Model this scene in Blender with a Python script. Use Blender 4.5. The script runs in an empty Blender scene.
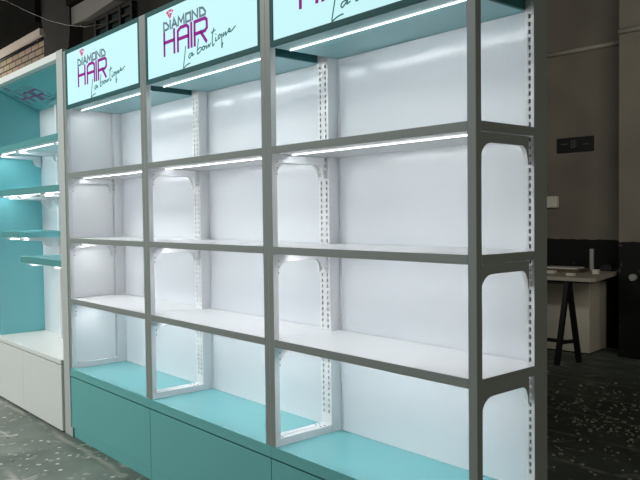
import bpy, bmesh, math, random
from mathutils import Vector, Matrix, noise
random.seed(7)
SC = bpy.context.scene
COL = SC.collection

# ------------------------------------------------------------------ camera
cam_data = bpy.data.cameras.new('camera')
cam = bpy.data.objects.new('camera', cam_data)
COL.objects.link(cam)
cam_data.sensor_width = 36.0
cam_data.lens = 721.95 / 640.0 * 36.0
cam_data.clip_end = 200
r_ = Vector((0.65459246, 0.75588159, -0.0123182)).normalized()
f_ = Vector((-0.75575688, 0.65391311, -0.03505952)).normalized()
u_ = r_.cross(f_).normalized()
M = Matrix((r_, u_, -f_)).transposed().to_4x4()
M.translation = (4.5082, -1.7963, 1.4058)
cam.matrix_world = M
SC.camera = cam

# ------------------------------------------------------------------ world, light, exposure
SC.view_settings.view_transform = 'Standard'
SC.view_settings.look = 'None'
SC.view_settings.gamma = 1.0
SC.view_settings.use_curve_mapping = False
SC.view_settings.exposure = 0.0
world = bpy.data.worlds.new('world')
SC.world = world
world.use_nodes = True
bg = world.node_tree.nodes['Background']
bg.inputs['Color'].default_value = (0.90, 1.0, 0.95, 1)
bg.inputs['Strength'].default_value = 0.10


def area(name, loc, target, sx, sy, power, col):
    d = bpy.data.lights.new(name, 'AREA')
    d.shape = 'RECTANGLE'
    d.size, d.size_y, d.energy, d.color = sx, sy, power, col
    o = bpy.data.objects.new(name, d)
    COL.objects.link(o)
    o.location = loc
    o.rotation_euler = (Vector(target) - Vector(loc)).to_track_quat('-Z', 'Y').to_euler()
    return o


# broad unseen fill light added at the front left
area('front_left_fill', (-3.0, -6.2, 1.7), (-1.0, 0.0, 1.2), 9.0, 2.8, 130, (0.95, 1.0, 0.97))
# ceiling lamps over the aisle in front of the shelving
area('ceiling_lamps', (-1.2, -3.0, 4.0), (-0.8, -1.9, 1.0), 4.0, 0.9, 160, (0.96, 1.0, 0.96))
# weak unseen fill added at far right to lift the end faces
area('right_fill', (8.3, 1.2, 1.7), (3.2, 0.3, 1.4), 1.8, 1.8, 32, (1.0, 0.92, 0.78))
# unseen light added far left to brighten the brick wall and lintel
area('left_wall_fill', (-8.6, 0.35, 2.3), (-5.0, 1.6, 3.5), 1.0, 1.6, 210, (1.0, 0.97, 0.92))
# weak unseen light added to brighten the back corner of the workshop
area('back_corner_fill', (3.7, 1.8, 2.2), (0.5, 5.3, 2.5), 1.4, 1.4, 11, (1.0, 0.93, 0.80)).data.spread = math.radians(85)
LED_CANOPY, LED_SHELF = 35.0, (39.0, 48.0, 63.0)


# ------------------------------------------------------------------ materials
def mat(name, col, rough=0.5, spec=0.5, var=0.04, scale=6.0, emit=None, strength=0.0, metal=0.0, bump=0.0):
    m = bpy.data.materials.new(name)
    m.use_nodes = True
    nt = m.node_tree
    b = nt.nodes['Principled BSDF']
    b.inputs['Roughness'].default_value = rough
    b.inputs['Specular IOR Level'].default_value = spec
    b.inputs['Metallic'].default_value = metal
    tc = nt.nodes.new('ShaderNodeTexCoord')
    nz = nt.nodes.new('ShaderNodeTexNoise')
    nz.inputs['Scale'].default_value = scale
    nz.inputs['Detail'].default_value = 5
    nt.links.new(tc.outputs['Object'], nz.inputs['Vector'])
    mx = nt.nodes.new('ShaderNodeMix')
    mx.data_type = 'RGBA'
    mx.inputs[6].default_value = tuple(c * (1 - var) for c in col) + (1,)
    mx.inputs[7].default_value = tuple(min(1, c * (1 + var)) for c in col) + (1,)
    nt.links.new(nz.outputs['Fac'], mx.inputs[0])
    nt.links.new(mx.outputs[2], b.inputs['Base Color'])
    if emit:
        b.inputs['Emission Color'].default_value = tuple(emit) + (1,)
        b.inputs['Emission Strength'].default_value = strength
    if bump:
        bp = nt.nodes.new('ShaderNodeBump')
        bp.inputs['Strength'].default_value = bump
        bp.inputs['Distance'].default_value = 0.01
        nt.links.new(nz.outputs['Fac'], bp.inputs['Height'])
        nt.links.new(bp.outputs['Normal'], b.inputs['Normal'])
    return m


WHITE = mat('white_powder_coat', (0.80, 0.81, 0.83), 0.32, 0.5, 0.01)
SIDEW = mat('lit_white_side', (0.90, 0.91, 0.93), 0.25, 0.5, 0.005)  # paler than the board, so the side facing the bay looks LED-lit
PANEL = mat('white_gloss_panel', (0.76, 0.79, 0.83), 0.16, 0.5, 0.01)
SHELFTOP = mat('white_shelf_steel', (0.82, 0.83, 0.85), 0.25, 0.5, 0.01)
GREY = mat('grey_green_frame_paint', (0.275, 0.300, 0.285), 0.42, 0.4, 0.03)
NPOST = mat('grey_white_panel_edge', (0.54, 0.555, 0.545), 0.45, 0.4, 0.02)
NICHE = mat('off_white_board', (0.80, 0.81, 0.79), 0.45, 0.4, 0.02)
TEAL = mat('teal_laminate', (0.155, 0.475, 0.475), 0.35, 0.45, 0.02)
TEALSHADE = mat('shaded_teal_shelf_edge', (0.10, 0.33, 0.335), 0.35, 0.45, 0.02)  # darkened teal: shade on the niche shelf fronts put into the colour
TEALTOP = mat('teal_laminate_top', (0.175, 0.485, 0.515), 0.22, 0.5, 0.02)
TEALDK = mat('dark_teal_trim', (0.030, 0.125, 0.130), 0.55, 0.15, 0.03)
TEALGL = mat('glossy_teal_panel', (0.20, 0.57, 0.61), 0.12, 0.5, 0.02)
TEALSO = mat('satin_teal_canopy', (0.24, 0.50, 0.53), 0.28, 0.5, 0.02)
GAP = mat('dark_recess', (0.02, 0.03, 0.03), 0.8, 0.2)
DIFF = mat('led_diffuser_edge', (0.9, 0.9, 0.9), 0.4, 0.3, 0.0, emit=(0.97, 0.99, 1.0), strength=3.5)
LEDC = (0.95, 0.98, 1.0)
STRIP = mat('led_strip_canopy', (0.9, 0.9, 0.9), 0.4, 0.3, 0.0, emit=LEDC, strength=LED_CANOPY)
STRIPS = [mat('led_strip_shelf', (0.9, 0.9, 0.9), 0.4, 0.3, 0.0, emit=LEDC, strength=v) for v in LED_SHELF]
STRIPN = mat('led_strip_niche', (0.9, 0.9, 0.9), 0.4, 0.3, 0.0, emit=LEDC, strength=48.0)
SIGN = mat('backlit_cyan_acrylic', (0.10, 0.16, 0.17), 0.5, 0.15, 0.0, emit=(0.585, 0.93, 0.965), strength=0.90)
V_GREY = mat('grey_blue_vinyl', (0.10, 0.15, 0.19), 0.6, 0.1, 0.02, emit=(0.13, 0.20, 0.26), strength=0.6)
V_MAG = mat('magenta_vinyl', (0.20, 0.01, 0.19), 0.6, 0.1, 0.02, emit=(0.26, 0.012, 0.24), strength=0.6)
V_PINK = mat('pink_vinyl', (0.5, 0.05, 0.16), 0.6, 0.1, 0.02, emit=(0.60, 0.07, 0.20), strength=0.6)
V_SCR = mat('slate_green_vinyl', (0.05, 0.12, 0.12), 0.6, 0.1, 0.02, emit=(0.06, 0.17, 0.17), strength=0.6)
P_MAG = mat('soffit_magenta', (0.30, 0.05, 0.24), 0.4, 0.4, 0.02)
P_GREY = mat('soffit_grey', (0.22, 0.42, 0.46), 0.4, 0.4, 0.02)
P_SCR = mat('soffit_slate', (0.07, 0.20, 0.22), 0.4, 0.4, 0.02)
P_PINK = mat('soffit_pink', (0.34, 0.08, 0.20), 0.4, 0.4, 0.02)
BLACK = mat('black_steel', (0.012, 0.012, 0.012), 0.55, 0.3)
BLKSIGN = mat('black_plate', (0.006, 0.006, 0.006), 0.5, 0.3)
SIGNINK = mat('grey_print', (0.09, 0.09, 0.085), 0.6, 0.2)
BENCH = mat('cream_cabinet_board', (0.62, 0.585, 0.50), 0.6, 0.3, 0.05)
TOPWOOD = mat('worn_cream_worktop', (0.40, 0.37, 0.31), 0.55, 0.35, 0.18, 3.0)
METAL = mat('dull_metal', (0.30, 0.30, 0.29), 0.5, 0.5, 0.1)
PAPER = mat('off_white_plastic', (0.60, 0.58, 0.52), 0.6, 0.3)
TIMBER = mat('dark_timber', (0.10, 0.075, 0.05), 0.7, 0.2, 0.2)
CONC = mat('dark_concrete', (0.105, 0.100, 0.095), 0.9, 0.15, 0.30, 1.5, bump=0.3)
CONCDK = mat('very_dark_concrete', (0.014, 0.0135, 0.012), 0.9, 0.0, 0.35, 1.2, bump=0.3)  # one very dark tone for ceiling and beams
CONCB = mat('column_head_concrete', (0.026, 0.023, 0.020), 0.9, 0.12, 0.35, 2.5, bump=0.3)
LINTEL = mat('pale_concrete_lintel', (0.50, 0.42, 0.36), 0.85, 0.15, 0.20, 2.0)
PATCH = mat('pale_grey_plaster', (0.20, 0.18, 0.165), 0.9, 0.1, 0.30, 1.0)
CONDUIT = mat('painted_conduit', (0.33, 0.31, 0.26), 0.6, 0.3, 0.05)


def nodes_of(m):
    return m.node_tree.nodes, m.node_tree.links


def wall_material():
    """dirty grey-brown render above, black painted wainscot with chipped flecks below"""
    m = bpy.data.materials.new('workshop_wall_paint')
    m.use_nodes = True
    N, L = nodes_of(m)
    b = N['Principled BSDF']
    b.inputs['Roughness'].default_value = 0.85
    b.inputs['Specular IOR Level'].default_value = 0.15
    tc = N.new('ShaderNodeTexCoord')
    sp = N.new('ShaderNodeSeparateXYZ')
    L.new(tc.outputs['Object'], sp.inputs[0])
    n1 = N.new('ShaderNodeTexNoise'); n1.inputs['Scale'].default_value = 1.3; n1.inputs['Detail'].default_value = 7
    n2 = N.new('ShaderNodeTexNoise'); n2.inputs['Scale'].default_value = 9; n2.inputs['Detail'].default_value = 6
    for n in (n1, n2):
        L.new(tc.outputs['Object'], n.inputs['Vector'])
    c1 = N.new('ShaderNodeValToRGB')
    c1.color_ramp.elements[0].position = 0.32; c1.color_ramp.elements[0].color = (0.155, 0.138, 0.118, 1)
    c1.color_ramp.elements[1].position = 0.70; c1.color_ramp.elements[1].color = (0.215, 0.195, 0.160, 1)
    L.new(n1.outputs['Fac'], c1.inputs[0])
    c2 = N.new('ShaderNodeValToRGB')
    c2.color_ramp.elements[0].position = 0.64; c2.color_ramp.elements[0].color = (0.014, 0.014, 0.013, 1)
    c2.color_ramp.elements[1].position = 0.74; c2.color_ramp.elements[1].color = (0.12, 0.11, 0.10, 1)
    L.new(n2.outputs['Fac'], c2.inputs[0])
    # threshold at z = 1.11 with a slightly ragged edge
    ad = N.new('ShaderNodeMath'); ad.operation = 'MULTIPLY_ADD'
    L.new(n2.outputs['Fac'], ad.inputs[0]); ad.inputs[1].default_value = 0.03
    L.new(sp.outputs['Z'], ad.inputs[2])
    gt = N.new('ShaderNodeMath'); gt.operation = 'GREATER_THAN'; gt.inputs[1].default_value = 1.125
    L.new(ad.outputs[0], gt.inputs[0])
    mx = N.new('ShaderNodeMix'); mx.data_type = 'RGBA'
    L.new(gt.outputs[0], mx.inputs[0]); L.new(c2.outputs[0], mx.inputs[6]); L.new(c1.outputs[0], mx.inputs[7])
    L.new(mx.outputs[2], b.inputs['Base Color'])
    return m


def brick_material():
    m = bpy.data.materials.new('tan_brickwork')
    m.use_nodes = True
    N, L = nodes_of(m)
    b = N['Principled BSDF']
    b.inputs['Roughness'].default_value = 0.9
    b.inputs['Specular IOR Level'].default_value = 0.1
    tc = N.new('ShaderNodeTexCoord')
    sp = N.new('ShaderNodeSeparateXYZ'); L.new(tc.outputs['Object'], sp.inputs[0])
    cb = N.new('ShaderNodeCombineXYZ'); L.new(sp.outputs['X'], cb.inputs['X']); L.new(sp.outputs['Z'], cb.inputs['Y'])
    br = N.new('ShaderNodeTexBrick')
    br.inputs['Color1'].default_value = (0.44, 0.35, 0.26, 1)
    br.inputs['Color2'].default_value = (0.36, 0.28, 0.21, 1)
    br.inputs['Mortar'].default_value = (0.05, 0.04, 0.033, 1)
    br.inputs['Scale'].default_value = 1.0
    br.inputs['Brick Width'].default_value = 0.25
    br.inputs['Row Height'].default_value = 0.085
    br.inputs['Mortar Size'].default_value = 0.010
    L.new(cb.outputs[0], br.inputs['Vector'])
    n1 = N.new('ShaderNodeTexNoise'); n1.inputs['Scale'].default_value = 2.0
    L.new(tc.outputs['Object'], n1.inputs['Vector'])
    mx = N.new('ShaderNodeMix'); mx.data_type = 'RGBA'; mx.blend_type = 'MULTIPLY'
    mx.inputs[0].default_value = 0.5
    L.new(br.outputs['Color'], mx.inputs[6]); L.new(n1.outputs['Color'], mx.inputs[7])
    L.new(mx.outputs[2], b.inputs['Base Color'])
    return m


def floor_material():
    m = bpy.data.materials.new('stained_concrete_floor')
    m.use_nodes = True
    N, L = nodes_of(m)
    b = N['Principled BSDF']
    b.inputs['Specular IOR Level'].default_value = 0.25
    b.inputs['Roughness'].default_value = 0.6
    tc = N.new('ShaderNodeTexCoord')

    def nz(scale, detail=6, dist=0.0):
        n = N.new('ShaderNodeTexNoise')
        n.inputs['Scale'].default_value = scale; n.inputs['Detail'].default_value = detail
        n.inputs['Distortion'].default_value = dist
        L.new(tc.outputs['Object'], n.inputs['Vector'])
        return n

    def ramp(src, p0, c0, p1, c1):
        r = N.new('ShaderNodeValToRGB')
        r.color_ramp.elements[0].position = p0; r.color_ramp.elements[0].color = c0
        r.color_ramp.elements[1].position = p1; r.color_ramp.elements[1].color = c1
        L.new(src, r.inputs[0])
        return r

    def over(fac, a, bcol):
        x = N.new('ShaderNodeMix'); x.data_type = 'RGBA'
        L.new(fac, x.inputs[0]); L.new(a, x.inputs[6])
        x.inputs[7].default_value = bcol
        return x.outputs[2]
    base = ramp(nz(2.2, 8, 0.6).outputs['Fac'], 0.30, (0.105, 0.130, 0.112, 1), 0.72, (0.200, 0.235, 0.200, 1))
    W = (0, 0, 0, 1), (1, 1, 1, 1)
    # pale plaster splashes
    s1 = ramp(nz(7.5, 10, 1.0).outputs['Fac'], 0.60, W[0], 0.68, (0.75, 0.75, 0.75, 1))
    c = over(s1.outputs[0], base.outputs[0], (0.42, 0.42, 0.37, 1))
    # small white drips
    vo = N.new('ShaderNodeTexVoronoi'); vo.inputs['Scale'].default_value = 13
    L.new(tc.outputs['Object'], vo.inputs['Vector'])
    s2 = ramp(vo.outputs['Distance'], 0.12, W[1], 0.20, W[0])
    msk = ramp(nz(3.1, 3).outputs['Fac'], 0.47, W[0], 0.55, W[1])
    ml = N.new('ShaderNodeMath'); ml.operation = 'MULTIPLY'
    L.new(s2.outputs[0], ml.inputs[0]); L.new(msk.outputs[0], ml.inputs[1])
    c = over(ml.outputs[0], c, (0.62, 0.62, 0.56, 1))
    # dark oil stains
    s3 = ramp(nz(1.1, 5, 0.4).outputs['Fac'], 0.55, W[0], 0.70, (0.7, 0.7, 0.7, 1))
    c = over(s3.outputs[0], c, (0.032, 0.036, 0.033, 1))
    # worn slab joints parallel to the back wall
    sp = N.new('ShaderNodeSeparateXYZ'); L.new(tc.outputs['Object'], sp.inputs[0])
    n5 = nz(1.8, 6)
    wob = N.new('ShaderNodeMath'); wob.operation = 'MULTIPLY_ADD'
    L.new(n5.outputs['Fac'], wob.inputs[0]); wob.inputs[1].default_value = 0.12; L.new(sp.outputs['Y'], wob.inputs[2])
    md = N.new('ShaderNodeMath'); md.operation = 'PINGPONG'; md.inputs[1].default_value = 0.24
    L.new(wob.outputs[0], md.inputs[0])
    ln = ramp(md.outputs[0], 0.0, (0.9, 0.9, 0.9, 1), 0.028, W[0])
    m2 = ramp(nz(2.7, 4).outputs['Fac'], 0.42, W[0], 0.54, W[1])
    ml2 = N.new('ShaderNodeMath'); ml2.operation = 'MULTIPLY'
    L.new(ln.outputs[0], ml2.inputs[0]); L.new(m2.outputs[0], ml2.inputs[1])
    c = over(ml2.outputs[0], c, (0.42, 0.40, 0.35, 1))
    L.new(c, b.inputs['Base Color'])
    bp = N.new('ShaderNodeBump'); bp.inputs['Strength'].default_value = 0.25; bp.inputs['Distance'].default_value = 0.01
    L.new(nz(20, 8).outputs['Fac'], bp.inputs['Height']); L.new(bp.outputs['Normal'], b.inputs['Normal'])
    return m


WALLM, BRICK, FLOORM = wall_material(), brick_material(), floor_material()


# ------------------------------------------------------------------ mesh helpers
class MB:
    def __init__(self):
        self.bm = bmesh.new()

    def box(self, x0, x1, y0, y1, z0, z1, m=0, faces=None):
        """faces: dict of '+x','-x','+y','-y','+z','-z' -> material index"""
        v = [self.bm.verts.new(p) for p in ((x0, y0, z0), (x1, y0, z0), (x1, y1, z0), (x0, y1, z0),
                                            (x0, y0, z1), (x1, y0, z1), (x1, y1, z1), (x0, y1, z1))]
        for key, idx in (('-z', (3, 2, 1, 0)), ('+z', (4, 5, 6, 7)), ('-y', (0, 1, 5, 4)),
                         ('+x', (1, 2, 6, 5)), ('+y', (2, 3, 7, 6)), ('-x', (3, 0, 4, 7))):
            f = self.bm.faces.new([v[i] for i in idx])
            f.material_index = (faces or {}).get(key, m)
        return self

    def prism(self, pts, axis, a, b, m=0, caps=None):
        """pts: 2-D outline in the other two axes (x: y,z | y: x,z | z: x,y), extruded a..b along axis"""
        def P(p, t):
            if axis == 'x': return (t, p[0], p[1])
            if axis == 'y': return (p[0], t, p[1])
            return (p[0], p[1], t)
        A = [self.bm.verts.new(P(p, a)) for p in pts]
        B = [self.bm.verts.new(P(p, b)) for p in pts]
        fs = [self.bm.faces.new(A), self.bm.faces.new(B[::-1])]
        if caps is not None:
            fs[0].material_index, fs[1].material_index = caps
        else:
            for f in fs: f.material_index = m
        n = len(pts)
        for i in range(n):
            f = self.bm.faces.new((A[(i + 1) % n], A[i], B[i], B[(i + 1) % n]))
            f.material_index = m
        return self

    def tube(self, pts, r, n=10, m=0):
        pts = [Vector(p) for p in pts]
        rings = []
        for i, p in enumerate(pts):
            d = (pts[min(i + 1, len(pts) - 1)] - pts[max(i - 1, 0)]).normalized()
            s = d.cross(Vector((0, 0, 1)) if abs(d.z) < .9 else Vector((1, 0, 0))).normalized()
            t = d.cross(s)
            rings.append([self.bm.verts.new(p + r * (math.cos(k * 2 * math.pi / n) * s + math.sin(k * 2 * math.pi / n) * t)) for k in range(n)])
        for a, b in zip(rings, rings[1:]):
            for k in range(n):
                self.bm.faces.new((a[k], a[(k + 1) % n], b[(k + 1) % n], b[k])).material_index = m
        self.bm.faces.new(rings[0][::-1]).material_index = m
        self.bm.faces.new(rings[-1]).material_index = m
        return self

    def bar(self, a, b, w, d, m=0):
        """square bar from a to b"""
        a, b = Vector(a), Vector(b)
        dr = (b - a).normalized()
        s = dr.cross(Vector((1, 0, 0)) if abs(dr.x) < .8 else Vector((0, 0, 1))).normalized()
        t = dr.cross(s)
        R = [[self.bm.verts.new(p + sx * d / 2 * s + sy * w / 2 * t) for sx, sy in ((-1, -1), (1, -1), (1, 1), (-1, 1))] for p in (a, b)]
        for k in range(4):
            self.bm.faces.new((R[0][k], R[0][(k + 1) % 4], R[1][(k + 1) % 4], R[1][k])).material_index = m
        self.bm.faces.new(R[0][::-1]); self.bm.faces.new(R[1])
        return self

    def build(self, name, mats, parent=None, bevel=0.0, smooth=False):
        bmesh.ops.recalc_face_normals(self.bm, faces=self.bm.faces)
        me = bpy.data.meshes.new(name)
        self.bm.to_mesh(me); self.bm.free()
        for m in (mats if isinstance(mats, (list, tuple)) else [mats]):
            me.materials.append(m)
        if smooth:
            for p in me.polygons: p.use_smooth = True
        o = bpy.data.objects.new(name, me)
        COL.objects.link(o)
        if parent: o.parent = parent
        if bevel:
            b = o.modifiers.new('bevel', 'BEVEL'); b.width = bevel; b.segments = 2; b.limit_method = 'ANGLE'
        return o


def led_profile(x0, x1, y, tilt=0.0040):
    """wedge-shaped LED profile: bright face tipped towards the back panel, diffuser edge to the front"""
    mb = MB()
    pts = [(y, 0.0), (y, -0.0008 - tilt + 0.0006), (y + 0.0006, -0.0008 - tilt), (y + 0.0095, -0.0008), (y + 0.0095, 0.0)]
    A = [mb.bm.verts.new((x0, a, b)) for a, b in pts]
    B = [mb.bm.verts.new((x1, a, b)) for a, b in pts]
    mb.bm.faces.new(A).material_index = 1; mb.bm.faces.new(B[::-1]).material_index = 1
    for i in range(5):
        mb.bm.faces.new((A[(i + 1) % 5], A[i], B[i], B[(i + 1) % 5])).material_index = 0 if i == 2 else 1
    return mb


def tag(o, label=None, cat=None, group=None, kind=None):
    if label: o['label'] = label
    if cat: o['category'] = cat
    if group: o['group'] = group
    if kind: o['kind'] = kind
    return o


def thing(name, label, cat, loc=(0, 0, 0), rz=0.0, group=None):
    o = bpy.data.objects.new(name, None)
    o.empty_display_size = 0.1
    COL.objects.link(o)
    o.location = loc
    o.rotation_euler = (0, 0, rz)
    return tag(o, label, cat, group)


def struct(name, mb, m, **k):
    return tag(mb.build(name, m, **k), kind='structure')


# ------------------------------------------------------------------ the room
struct('floor', MB().box(-10, 9, -7, 5.3, -0.1, 0.0), FLOORM)
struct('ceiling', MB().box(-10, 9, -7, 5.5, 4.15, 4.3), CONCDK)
# the near back wall on the left is brick, the workshop runs deeper on the right
struct('wall_back_left', MB().box(-10, -1.0, 1.6, 1.8, 0, 4.15), BRICK)
struct('wall_side', MB().box(-1.0, -0.8, 1.6, 5.3, 0, 4.15), WALLM)
struct('wall_back', MB().box(-1.0, 9, 5.3, 5.5, 0, 4.15), WALLM)
struct('trim_1', MB().box(-10, -4.55, 1.50, 1.6, 3.665, 3.755), LINTEL)                       # pale lintel
struct('trim_2', MB().box(-10, -4.3, 1.36, 1.6, 3.76, 4.15), CONCDK)                         # very dark beam
# column head where two beams meet
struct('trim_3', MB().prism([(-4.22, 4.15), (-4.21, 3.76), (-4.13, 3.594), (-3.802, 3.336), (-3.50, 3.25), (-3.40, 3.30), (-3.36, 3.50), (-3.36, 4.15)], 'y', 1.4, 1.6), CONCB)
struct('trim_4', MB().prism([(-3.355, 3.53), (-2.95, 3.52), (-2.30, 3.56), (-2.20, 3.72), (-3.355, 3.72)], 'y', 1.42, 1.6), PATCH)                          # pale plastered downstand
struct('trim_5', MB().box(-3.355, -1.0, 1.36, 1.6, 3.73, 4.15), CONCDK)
struct('trim_6', MB().box(-4.55, -1.0, 1.55, 1.6, 2.2, 3.64), CONCB)                          # dark wall band round the grille
tag(MB().tube([(-10, 1.55, 3.64), (-4.6, 1.55, 3.64)], 0.02).build('wall_pipe', BLACK, smooth=True),
    'dark pipe running along the tan brick wall under the pale lintel', 'pipe')
CABLE = mat('dark_cable', (0.06, 0.055, 0.05), 0.6, 0.3)
tag(MB().tube([(-5.0, 1.2, 4.145), (-4.866, 1.2, 4.113), (-4.17, 1.2, 3.837), (-3.462, 1.2, 3.573), (-3.0, 1.22, 3.43), (-2.608, 1.25, 3.335), (-2.2, 1.3, 3.29)], 0.005, 6).build('ceiling_cable', CABLE, smooth=True),
    'thin loose cable sagging across the dark ceiling at top left', 'cable')
# barred window above the left sign
wx0, wx1, wz0, wz1 = -2.93, -2.05, 3.10, 3.515
w = MB()
w.box(wx0, wx1, 1.535, 1.548, wz0, wz1, 1)
for x in (wx0, -2.63, -2.34, wx1 - 0.04):
    w.box(x, x + 0.04, 1.49, 1.535, wz0, wz1)
for z in (3.10, 3.20, 3.30, 3.40, 3.493):
    w.box(wx0, wx1, 1.495, 1.53, z, z + 0.022, 2)
struct('window_1', w, [BLACK, GAP, CONCB])

# right-hand wall: pilaster, conduits, plate, box
struct('trim_7', MB().box(1.15, 1.95, 4.9, 5.3, 0, 4.15), WALLM)                               # pilaster
tag(MB().tube([(0.0, 5.275, 3.105), (0.55, 5.275, 3.10), (1.149, 5.275, 3.095)], 0.024, 10).build('wall_conduit', CONDUIT, smooth=True),
    'grey conduit running across the dark back wall behind the right-hand frame', 'pipe', 'wall conduits')
tag(MB().tube([(1.16, 4.875, 3.10), (1.94, 4.875, 3.09)], 0.024, 10).build('wall_conduit', CONDUIT, smooth=True),
    'short grey conduit on the projecting pier at the right edge', 'pipe', 'wall conduits')
pl = thing('wall_plate', 'small black plate with faint grey marks on the dark back wall', 'sign', (0.266, 5.28, 2.035))
MB().box(0, 0.415, 0, 0.02, 0, 0.158).build('plate', BLKSIGN, pl, 0.002)
mk = MB()
mk.box(0.045, 0.125, -0.003, 0, 0.088, 0.098).build('marks', SIGNINK, pl)
mk = MB()
for i in range(4):
    for j in range(5):
        if (i * 3 + j * 2) % 4 != 1:
            mk.box(0.165 + i * 0.017, 0.178 + i * 0.017, -0.003, 0, 0.045 + j * 0.017, 0.058 + j * 0.017)
mk.build('marks', SIGNINK, pl)
mk = MB().box(0.30, 0.36, -0.003, 0, 0.075, 0.082)
mk.build('marks', SIGNINK, pl)
jb = thing('junction_box', 'pale square junction box on the wall just right of the end frame', 'junction box', (0.09, 5.24, 1.45))
MB().box(0, 0.19, 0, 0.06, 0, 0.125).build('housing', PAPER, jb, 0.006)
MB().box(0.012, 0.178, -0.008, 0, 0.012, 0.113).build('cover', PAPER, jb, 0.004)
kn = thing('round_fixture', 'round grey fixture on the black pier at the right edge', 'fixture', (1.325, 4.9, 0.782))
MB().tube([(0, -0.001, 0), (0, -0.05, 0)], 0.014, 12).build('spindle', METAL, kn, smooth=True)
MB().tube([(0, -0.05, 0), (0, -0.06, 0), (0, -0.085, 0), (0, -0.095, 0)], 0.034, 16).build('head', METAL, kn, 0.006)

# ------------------------------------------------------------------ logo strokes (metres, from a sign's lower left corner)
L_GREY = [[(.2006, .237), (.2006, .275), (.2256, .271), (.2486, .252), (.2416, .239), (.2006, .237)],
          [(.2646, .275), (.2646, .237)], [(.2826, .236), (.3026, .277), (.3286, .236)], [(.2906, .249), (.3206, .249)],
          [(.3416, .236), (.3456, .276), (.3706, .247), (.3936, .276), (.3976, .236)],
          [(.4136, .275), (.4566, .275), (.4576, .237), (.4146, .237), (.4136, .275)],
          [(.4736, .237), (.4736, .277), (.5186, .238), (.5196, .277)],
          [(.5406, .237), (.5396, .276), (.5666, .271), (.5876, .251), (.5846, .238), (.5406, .237)]]
L_MAG = [[(.2030, .224), (.2030, .115)], [(.3010, .224), (.3010, .115)], [(.2030, .176), (.3010, .176)],
         [(.3356, .114), (.3366, .209), (.3626, .222), (.4176, .222), (.4356, .210), (.4350, .114)], [(.3366, .170), (.4350, .170)],
         [(.4620, .222), (.4620, .114)],
         [(.4906, .114), (.4916, .221), (.5826, .221), (.5976, .210), (.5986, .175), (.5816, .164), (.4906, .164)], [(.5456, .164), (.5926, .114)]]
L_SCR = [[(.4076, .126), (.3996, .088), (.3846, .026), (.3946, .027), (.4196, .035), (.4476, .038)],
         [(.4706, .083), (.4476, .082), (.4346, .071), (.4436, .062), (.4686, .080), (.4666, .069), (.4846, .075)],
         [(.5256, .138), (.5176, .111), (.5126, .071), (.5326, .074), (.5516, .088), (.5386, .095), (.5166, .087)],
         [(.5686, .096), (.5556, .088), (.5636, .078), (.5786, .085), (.5716, .094), (.5896, .090)],
         [(.5896, .097), (.5926, .081), (.6106, .095), (.6136, .083), (.6286, .099)],
         [(.6556, .162), (.6436, .125), (.6446, .083), (.6596, .091)], [(.6336, .142), (.6706, .150)],
         [(.6716, .117), (.6696, .099), (.6856, .104)], [(.6716, .127), (.6746, .131)],
         [(.7086, .124), (.6916, .117), (.6966, .103), (.7196, .120), (.7186, .062), (.7286, .083)],
         [(.7336, .126), (.7316, .109), (.7516, .124), (.7526, .109), (.7646, .119)],
         [(.7666, .120), (.7876, .126), (.7796, .134), (.7726, .122), (.7906, .118), (.8106, .126), (.8296, .136)]]
L_GEM = [[(.2256, .319), (.2426, .328), (.2536, .317), (.2366, .310)], [(.2486, .329), (.2826, .329), (.2736, .318), (.2586, .318)],
         [(.2886, .326), (.2976, .317), (.2796, .312)], [(.2396, .307), (.2576, .313), (.2606, .285)], [(.2626, .313), (.2836, .309), (.2646, .285)]]


def smooth_line(q):
    out = []
    for i in range(len(q) - 1):
        p0, p1, p2, p3 = q[max(i - 1, 0)], q[i], q[i + 1], q[min(i + 2, len(q) - 1)]
        for k in range(5):
            t = k / 5
            out.append(tuple(0.5 * (2 * p1[a] + (p2[a] - p0[a]) * t + (2 * p0[a] - 5 * p1[a] + 4 * p2[a] - p3[a]) * t * t
                                    + (3 * p1[a] - p0[a] - 3 * p2[a] + p3[a]) * t ** 3) for a in (0, 1)))
    return out + [q[-1]]


def strokes(lines, width, to3, depth, curve=False):
    """flat raised strokes; to3(u, v, h) places a sign point at height h above the face"""
    mb = MB()
    for q in lines:
        q = smooth_line(q) if curve else q
        n = len(q)
        closed = (not curve) and q[0] == q[-1]
        pts = q[:-1] if closed else q
        L, R = [], []
        n = len(pts)
        for i, p in enumerate(pts):
            a = pts[i - 1] if (closed or i) else None
            b = pts[(i + 1) % n] if (closed or i < n - 1) else None
            def nrm(s, e):
                d = Vector((e[0] - s[0], e[1] - s[1])); d.normalize(); return Vector((-d.y, d.x)), d
            ext = Vector((0, 0))
            if a is None: nn, d = nrm(p, b); k = 1.0; ext = -d * width * .4 * (0 if curve else 1)
            elif b is None: nn, d = nrm(a, p); k = 1.0; ext = d * width * .4 * (0 if curve else 1)
            else:
                n1, _ = nrm(a, p); n2, _ = nrm(p, b)
                nn = n1 + n2
                nn = nn.normalized() if nn.length > 1e-4 else n1
                k = 1 / max(0.55, nn.dot(n1))
            c = Vector(p) + ext
            L.append(c + nn * width / 2 * k); R.append(c - nn * width / 2 * k)
        top = [[mb.bm.verts.new(to3(v.x, v.y, depth)) for v in S] for S in (L, R)]
        bot = [[mb.bm.verts.new(to3(v.x, v.y, 0)) for v in S] for S in (L, R)]
        for i in range(n if closed else n - 1):
            j = (i + 1) % n
            for quad in ((top[0][i], top[0][j], top[1][j], top[1][i]), (bot[0][i], bot[0][j], bot[1][j], bot[1][i]),
                         (top[0][i], top[0][j], bot[0][j], bot[0][i]), (top[1][i], top[1][j], bot[1][j], bot[1][i])):
                mb.bm.faces.new(quad)
    return mb


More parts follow.
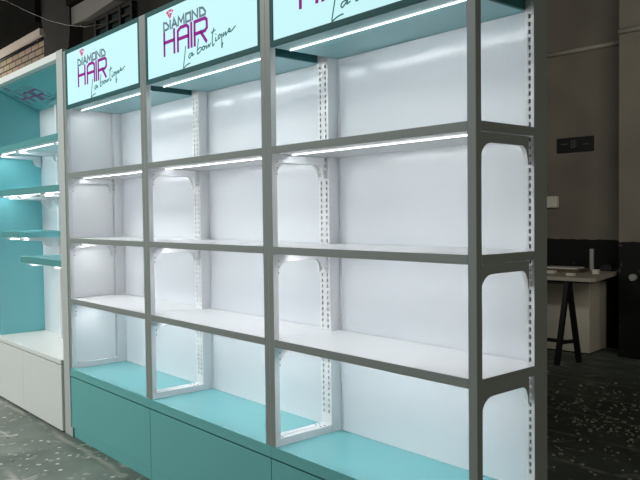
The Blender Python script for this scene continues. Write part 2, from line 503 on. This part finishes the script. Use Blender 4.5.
def polys(plist, to3, depth):
    mb = MB()
    for q in plist:
        A = [mb.bm.verts.new(to3(u, v, 0)) for u, v in q]
        B = [mb.bm.verts.new(to3(u, v, depth)) for u, v in q]
        mb.bm.faces.new(A); mb.bm.faces.new(B[::-1])
        for i in range(len(q)):
            mb.bm.faces.new((A[i], A[(i + 1) % len(q)], B[(i + 1) % len(q)], B[i]))
    return mb


def logo(parent, to3, mats, depth=0.0015):
    polys(L_GEM, to3, depth).build('gem_emblem', mats[3], parent)
    strokes(L_GREY, 0.0108, to3, depth).build('lettering', mats[0], parent)
    strokes(L_MAG, 0.0165, to3, depth).build('lettering', mats[1], parent)
    strokes(L_SCR, 0.0053, to3, depth, True).build('lettering', mats[2], parent)


# ------------------------------------------------------------------ main shelving: three bays
PW = 0.0335          # post width
YP, YU, YB = 0.0272, 0.3129, 0.370
TOP, SB, BT, LB = 2.456, 2.091, 0.4395, 0.394
BAYS = [('left', -0.036, 1.0315), ('middle', 1.0320, 2.1010), ('right', 2.1015, 3.1600)]
LEVELS = [('top', 1.687, 1.657), ('middle', 1.276, 1.246), ('bottom', 0.891, 0.860)]


def slotted_upright(x0, sgn_end):
    """rear upright: channel with a row of real slots in its front face"""
    mb = MB()
    x1, xc = x0 + PW, x0 + PW / 2
    z0, z1 = BT, TOP
    side = {'+x': 1, '+y': 1} if sgn_end else {}
    mb.box(x0, x0 + 0.0025, YU, 0.3896, z0, z1)
    mb.box(x1 - 0.0025, x1, YU, 0.3896, z0, z1, 0, side)
    mb.box(x0 + 0.0025, x1 - 0.0025, 0.386, 0.3896, z0, z1)
    hw = 0.0039
    mb.box(x0 + 0.0025, xc - hw, YU, YU + 0.002, z0, z1)
    mb.box(xc + hw, x1 - 0.0025, YU, YU + 0.002, z0, z1)
    zs = 0.522
    mb.box(xc - hw, xc + hw, YU, YU + 0.002, z0, zs)
    while zs < 2.05:
        mb.box(xc - hw, xc + hw, YU, YU + 0.002, zs + 0.0140, zs + 0.0254)
        zs += 0.0254
    mb.box(xc - hw, xc + hw, YU, YU + 0.002, zs, z1)
    mb.box(x0 + 0.0025, x1 - 0.0025, YU + 0.022, YU + 0.024, z0, z1, 2)  # dark sheet added behind the slots, standing in for shade inside
    return mb


def bracket_outline(zt):
    """(y, z) outline of the bracket plate under a shelf: straight bar with a curved foot at both ends"""
    ye = YU - 0.018
    pts = [(YP + 0.0015, zt), (ye, zt), (ye, zt - 0.092), (ye - 0.005, zt - 0.092)]
    for k in range(1, 9):                                   # rear foot sweeps up to the bar
        a = k / 8 * math.pi / 2
        pts.append((ye - 0.005 - 0.034 * (1 - math.cos(a)), zt - 0.092 + 0.061 * math.sin(a)))
    pts.append((YP + 0.062, zt - 0.031))
    for k in range(1, 8):
        a = k / 8 * math.pi / 2
        pts.append((YP + 0.062 - 0.0565 * math.sin(a), zt - 0.031 - 0.062 * (1 - math.cos(a))))
    pts.append((YP + 0.0015, zt - 0.097))
    return pts


for bi, (bay, x0, x1) in enumerate(BAYS):
    end = bi == 2
    where = {'left': 'left-hand bay beside the white niche', 'middle': 'middle bay', 'right': 'right-hand bay'}[bay]
    W_ = x1 - x0
    # --- base cabinet
    cab = thing('base_cabinet', {'left': 'teal base cabinet under the left-hand bay, next to the white niche',
                                 'middle': 'teal base cabinet under the middle bay of the shelving',
                                 'right': 'teal base cabinet under the right-hand bay, nearest the camera'}[bay],
                'cabinet', (x0, 0, 0), group='teal base cabinets')
    MB().box(0.001, W_ - 0.001, 0.022, 0.389, 0.0, LB - 0.0125).build('carcass', TEALDK, cab)
    MB().box(0.0015, W_ - 0.0015, 0.001, 0.020, 0.062, LB - 0.012).build('front_panel', TEAL, cab, 0.001)
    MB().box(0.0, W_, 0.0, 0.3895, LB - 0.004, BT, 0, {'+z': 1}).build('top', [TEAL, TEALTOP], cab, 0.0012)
    MB().box(0.001, W_ - 0.001, 0.004, 0.021, 0.0, 0.060).build('kick_board', TEAL, cab)
    if bi == 0:
        MB().box(0.001, 0.030, -0.007, 0.0035, 0.0, 0.06).build('foot', NPOST, cab)
    # --- frame
    fr = thing('shelving_frame', {'left': 'grey and white shelving frame of the left-hand bay',
                                  'middle': 'grey and white shelving frame of the middle bay',
                                  'right': 'grey and white shelving frame of the right-hand bay with open dark end side'}[bay],
               'shelving', (x0, 0, 0), group='shelving frames')
    zp = BT + 0.0005
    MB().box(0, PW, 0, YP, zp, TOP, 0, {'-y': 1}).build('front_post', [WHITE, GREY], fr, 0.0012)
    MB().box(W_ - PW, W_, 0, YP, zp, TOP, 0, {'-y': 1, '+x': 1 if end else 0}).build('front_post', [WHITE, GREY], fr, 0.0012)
    slotted_upright(0.0, False).build('rear_upright', [WHITE, GREY, GAP], fr)
    slotted_upright(W_ - PW, end).build('rear_upright', [WHITE, GREY, GAP], fr)
    for xa, xb, sx in ((0.002, PW - 0.002, 0), (W_ - PW + 0.002, W_ - 0.002, 1)):
        rb = MB().box(xa, xb, YP, YU, zp, BT + 0.032, 0, {'+x': 1} if (end and sx) else {})
        for y in (0.048, 0.262, 0.285):
            rb.tube([((xa + xb) / 2, y, BT + 0.030), ((xa + xb) / 2, y, BT + 0.0326)], 0.0045, 10, 2)
        rb.build('bottom_rail', [WHITE, GREY, GAP], fr)
    bp = MB()
    bp.box(PW + 0.004, W_ - PW - 0.004, YB, YB + 0.014, zp, SB - 0.002)
    bp.build('back_panel', PANEL, fr)
    for xa in (PW + 0.006, W_ - PW - 0.014):
        MB().box(xa, xa + 0.008, YB - 0.004, YB, zp, SB - 0.03).build('panel_clip', PANEL, fr)
    # --- lightbox sign with canopy
    sg = thing('lightbox_sign', {'left': 'glowing cyan sign box with magenta lettering over the left-hand bay',
                                 'middle': 'glowing cyan sign box over the middle bay, its lettering fully in view',
                                 'right': 'glowing cyan sign box over the right-hand bay, cut off by the frame top'}[bay],
               'sign', (x0 + PW, 0, SB), group='lightbox signs')
    ws = W_ - 2 * PW
    h = TOP - SB
    hs = MB()
    hs.box(0.0008, ws - 0.0008, 0.012, YB + 0.012, 0, h - 0.001, 0, {'-z': 1})
    hs.build('housing', [TEALDK, TEALSO], sg)
    fm = MB()
    fb, fsd = 0.023, 0.0185
    fm.box(0.0008, ws - 0.0008, 0.0, 0.012, 0, fb); fm.box(0.0008, ws - 0.0008, 0.0, 0.012, h - fb, h)
    fm.box(0.0008, fsd, 0.0, 0.012, fb, h - fb); fm.box(ws - fsd, ws - 0.0008, 0.0, 0.012, fb, h - fb)
    fm.build('sign_frame', TEALDK, sg, 0.001)
    MB().box(fsd, ws - fsd, 0.005, 0.0119, fb, h - fb).build('sign_face', SIGN, sg)
    led_profile(0.012, ws - 0.012, 0.095).build('led_strip', [STRIP, DIFF], sg)
    MB().box(ws - 0.012, ws + 0.001, YP + 0.001, YU - 0.001, -0.013, -0.0005).build('canopy_bracket', TEALDK, sg)
    logo(sg, lambda u, v, d: (u - 0.010, 0.005 - d, v + 0.003), (V_GREY, V_MAG, V_SCR, V_PINK))
    # --- shelves
    for li, (lev, zt, zb) in enumerate(LEVELS):
        sh = thing('shelf', '%s white shelf with grey front edge in the %s' % ({'top': 'uppermost', 'middle': 'middle-height', 'bottom': 'lowest'}[lev], where),
                   'shelf', (x0, 0, zb), group='shelves between the posts')
        t = zt - zb
        bd = MB()
        bd.box(PW + 0.0008, W_ - PW - 0.0008, 0.004, YP + 0.001, 0, t)
        bd.box(0.002, W_ - 0.0005 if end else W_ - 0.002, YP + 0.001, YU - 0.001, 0, t, 0, {'+x': 1} if end else {})
        bd.box(PW + 0.001, W_ - PW - 0.001, YU - 0.001, YB - 0.005, 0, t)
        bd.build('shelf_board', [SHELFTOP, GREY], sh)
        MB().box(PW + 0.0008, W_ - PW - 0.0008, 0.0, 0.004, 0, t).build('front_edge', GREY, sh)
        if li < 3:
            led_profile(PW + 0.018, W_ - PW - 0.018, 0.094, 0.0030).build('led_strip', [STRIPS[li], DIFF], sh)
        for sx in (0, 1):
            xm = (W_ - PW / 2) if sx else PW / 2
            out = end and sx
            b = MB()
            b.prism(bracket_outline(-0.0022), 'x', xm - 0.008, xm + 0.008, 0, (0, 1) if out else None)
            for k in range(3):                                          # hooks into the slots
                b.box(xm - 0.003, xm + 0.003, YU - 0.018, YU + 0.006, -0.034 - k * 0.0254, -0.020 - k * 0.0254, 0)
            for k in range(3):                                          # screw holes in the front foot
                zc = -0.030 - k * 0.0254
                b.tube([(xm - 0.0086, YP + 0.008, zc), (xm + 0.0086, YP + 0.008, zc)], 0.0028, 8, 2)
            b.build('bracket', [WHITE, GREY, GAP], sh)

# ------------------------------------------------------------------ white niche on the left
NX0, NX1, PX = -1.60, -0.0385, -0.138
nz_top = 2.476
ni = thing('display_niche', 'white framed niche with teal lining at the left edge, beside the glowing sign', 'display niche', (NX0, 0, 0))
LX = lambda x: x - NX0
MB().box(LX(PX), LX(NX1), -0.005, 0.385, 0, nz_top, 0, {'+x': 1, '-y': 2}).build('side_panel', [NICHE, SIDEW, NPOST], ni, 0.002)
MB().box(0, 0.075, -0.005, 0.385, 0, nz_top).build('side_panel', NICHE, ni, 0.002)
MB().box(0.0755, LX(PX) - 0.0005, 0, 0.05, 2.43, nz_top).build('header', NICHE, ni, 0.002)
MB().box(0.0755, 0.108, 0.02, 0.385, 0.479, 2.43).build('lining', TEALGL, ni)
MB().box(0.1085, LX(PX) - 0.0005, YB, YB + 0.015, 0.479, 2.30).build('back_panel', PANEL, ni)
so = MB().prism([(0.051, 2.42), (YB + 0.015, 2.275), (YB + 0.015, 2.295), (0.051, 2.45)], 'x', 0.1087, LX(PX) - 0.0007).build('soffit', TEALGL, ni)
ang = math.atan2(2.42 - 2.275, YB + 0.015 - 0.051)
ca, sa = math.cos(ang), math.sin(ang)
sx0 = LX(-1.64)
logo(so, lambda u, v, d: (sx0 + 1.1 * u, 0.051 + (0.333 - v) * 1.1 * ca - d * sa, 2.42 - (0.333 - v) * 1.1 * sa - d * ca), (P_GREY, P_MAG, P_SCR, P_PINK), 0.001)  # sign logo laid on the soffit in muted colours
for xu in (-1.02,):
    u = slotted_upright(LX(xu), False)
    for v in u.bm.verts:
        v.co.y = min(v.co.y, YB - 0.0005)
        v.co.z = max(0.474, min(v.co.z, 2.27))
    u.build('slotted_upright', [WHITE, GREY, GAP], ni)

nc = thing('niche_cabinet', 'low white two-door cabinet with pale counter at the lower left', 'cabinet', (NX0, 0, 0))
x_l, x_r = 0.0755, LX(PX) - 0.001
MB().box(x_l, x_r, 0.02, 0.384, 0.035, 0.436).build('carcass', NICHE, nc)
MB().box(x_l, x_r, -0.022, 0.384, 0.450, 0.4785).build('counter', NICHE, nc, 0.001)
MB().box(x_l, x_r, 0.03, 0.05, 0.0, 0.034).build('plinth', GAP, nc)
MB().box(x_l, x_r, 0.0, 0.37, 0.436, 0.4500).build('shadow_gap_rail', GAP, nc)
MB().box(x_l, LX(-0.872), -0.021, 0.0195, 0.012, 0.442).build('door', NICHE, nc, 0.001)
MB().box(LX(-0.869), x_r, -0.021, 0.0195, 0.012, 0.442).build('door', NICHE, nc, 0.001)


def niche_bracket():
    """side outline (y, z) of a tapered cantilever arm"""
    pts = [(0.03, 0.0), (0.362, 0.0), (0.362, -0.085), (0.352, -0.085)]
    for k in range(1, 7):
        a = k / 6 * math.pi / 2
        pts.append((0.352 - 0.055 * math.sin(a), -0.085 + 0.055 * (1 - math.cos(a))))
    pts += [(0.20, -0.026), (0.05, -0.018), (0.03, -0.008)]
    return pts


NS = [(-1.490, PX - 0.002, 1.911, 0.045, 'long teal shelf across the top of the niche', (-1.475, -1.05, -0.30), True),
      (-1.490, -0.592, 1.578, 0.044, 'wide teal shelf second from the top of the niche', (-1.30, -1.05, -0.64), True),
      (-0.589, PX - 0.002, 1.580, 0.044, 'short teal shelf butted to the right end of the wide one, by the side panel', (-0.56, -0.22), True),
      (-1.335, -0.941, 1.262, 0.046, 'short teal shelf in the niche, its lit end face towards the right', (-1.30, -1.00), True),
      (-0.934, PX - 0.002, 1.083, 0.046, 'lowest teal shelf in the niche, against the white side panel', (-0.85, -0.40), False)]
for xa, xb, zb, t, lab, brs, led in NS:
    s = thing('niche_shelf', lab, 'shelf', (xa, 0, zb), group='teal niche shelves')
    MB().box(0, xb - xa, 0.0, YB - 0.001, 0, t, 0, {'+z': 1, '-z': 2, '+x': 1}).build('shelf_board', [TEALSHADE, TEALTOP, WHITE], s, 0.001)  # end face takes the paler top teal to look LED-lit
    led_profile(0.03, xb - xa - 0.03, 0.06).build('led_strip', [STRIPN, DIFF], s)
    for bx in brs:
        MB().prism([(y, z - 0.0035) for y, z in niche_bracket()], 'x', bx - xa - 0.011, bx - xa + 0.011).build('bracket', WHITE, s)

# ------------------------------------------------------------------ the workbench behind, on the right
bc = thing('bench_cabinet', 'cream cabinet against the back wall under the worktop, behind the black trestle', 'cabinet', (0.915, 4.78, 0), math.radians(6))
MB().box(-1.5, 0, 0.0, 0.42, 0.015, 0.70).build('carcass', BENCH, bc, 0.003)
MB().box(-1.48, -0.02, 0.03, 0.40, 0.0, 0.015).build('plinth', BLACK, bc)
MB().box(-0.62, -0.14, -0.012, 0.0, 0.30, 0.47).build('drawer_front', BENCH, bc, 0.002)
MB().box(-0.62, -0.14, -0.012, 0.0, 0.10, 0.28).build('drawer_front', BENCH, bc, 0.002)
wt = tag(MB().prism([(-1.7, 0.0), (0.0, 0.0), (0.03, 0.05), (-0.1, 1.0), (-1.7, 1.0)], 'z', 0.0, 0.035).build('worktop', TOPWOOD, None, 0.003),
         'worn cream worktop resting on the black trestle in the back corner', 'worktop')
wt.location = (1.24, 4.20, 0.775); wt.rotation_euler = (0, 0, math.radians(6))
tr = thing('trestle', 'black A-frame trestle holding up the front of the worktop', 'trestle', (1.0, 4.24, 0))
MB().bar((0.035, 0.132, 0.008), (0.0, 0.012, 0.762), 0.045, 0.035).build('leg', BLACK, tr)
MB().bar((-0.035, -0.132, 0.008), (0.0, -0.012, 0.762), 0.045, 0.035).build('leg', BLACK, tr)
MB().bar((0.02, 0.085, 0.21), (-0.02, -0.085, 0.21), 0.03, 0.03).build('cross_bar', BLACK, tr)
MB().bar((0.0, 0.0, 0.21), (-0.75, -0.10, 0.21), 0.03, 0.03).build('long_rail', BLACK, tr)
MB().bar((0.0, 0.0, 0.757), (-0.75, -0.10, 0.757), 0.035, 0.035).build('top_rail', BLACK, tr)
zt = 0.8105
tag(MB().tube([(0, 0, 0), (0, 0, 0.22)], 0.022, 14).build('metal_tube', METAL, smooth=False),
    'upright grey metal tube standing on the worktop', 'tube').location = (0.83, 4.98, zt)
sp = thing('tape_dispenser', 'dark low tool lying beside the upright metal tube', 'tool', (0.90, 5.02, zt))
MB().prism([(0, 0), (0.11, 0), (0.12, 0.04), (0.10, 0.065), (0.03, 0.065), (0.0, 0.045)], 'y', 0, 0.05).build('body', BLACK, sp, 0.004)
tag(MB().box(0, 0.05, 0, 0.05, 0, 0.045).build('small_block', PAPER, None, 0.003),
    'small pale block on the worktop right of the metal tube', 'block', 'pale blocks on the worktop').location = (1.03, 4.62, zt)
tag(MB().box(0, 0.075, 0, 0.05, 0, 0.025).build('small_block', PAPER, None, 0.003),
    'flat pale block near the front of the worktop above the trestle', 'block', 'pale blocks on the worktop').location = (0.93, 4.32, zt)
tag(MB().box(0, 0.08, 0, 0.06, 0, 0.03).build('small_block', PAPER, None, 0.003),
    'pale block on the worktop close to the end frame', 'block', 'pale blocks on the worktop').location = (0.66, 4.42, zt)
ty = thing('parts_tray', 'shallow dark tray of papers at the back of the worktop', 'tray', (0.45, 4.62, zt), math.radians(8))
MB().box(0, 0.42, 0, 0.26, 0, 0.03).build('tray', TIMBER, ty, 0.003)
MB().box(0.03, 0.38, 0.03, 0.23, 0.03, 0.042).build('paper', PAPER, ty)

# loose rubble on the floor
rb = MB()
random.seed(3)
spots = [(2.05, 3.05, .30, 100), (2.35, 2.70, .22, 110), (2.25, 2.25, .3, 30), (2.5, 1.9, .25, 24), (1.6, 3.6, .3, 30),
         (-.35, -.5, .25, 16), (0.1, -.45, .16, 14), (-1.0, -.7, .3, 8)]
for cx, cy, s, n in spots:
    for _ in range(n):
        x, y = random.gauss(cx, s), random.gauss(cy, s * .6)
        if -1.7 < x < 3.3 and -0.06 < y < 0.5: continue
        if y > 4.0: continue
        k = random.choice((4, 5, 6)); r = random.uniform(.004, .015); a0 = random.random() * 6
        pts = [(x + r * random.uniform(.6, 1.3) * math.cos(a0 + i * 2 * math.pi / k), y + r * random.uniform(.6, 1.3) * math.sin(a0 + i * 2 * math.pi / k)) for i in range(k)]
        rb.prism(pts, 'z', 0.0, random.uniform(.003, .009))
tag(rb.build('rubble_chips', mat('plaster_chips', (0.60, 0.57, 0.50), 0.9, 0.1, 0.3, 20)),
    'pale plaster chips and dust scattered on the concrete floor', 'rubble', kind='stuff')
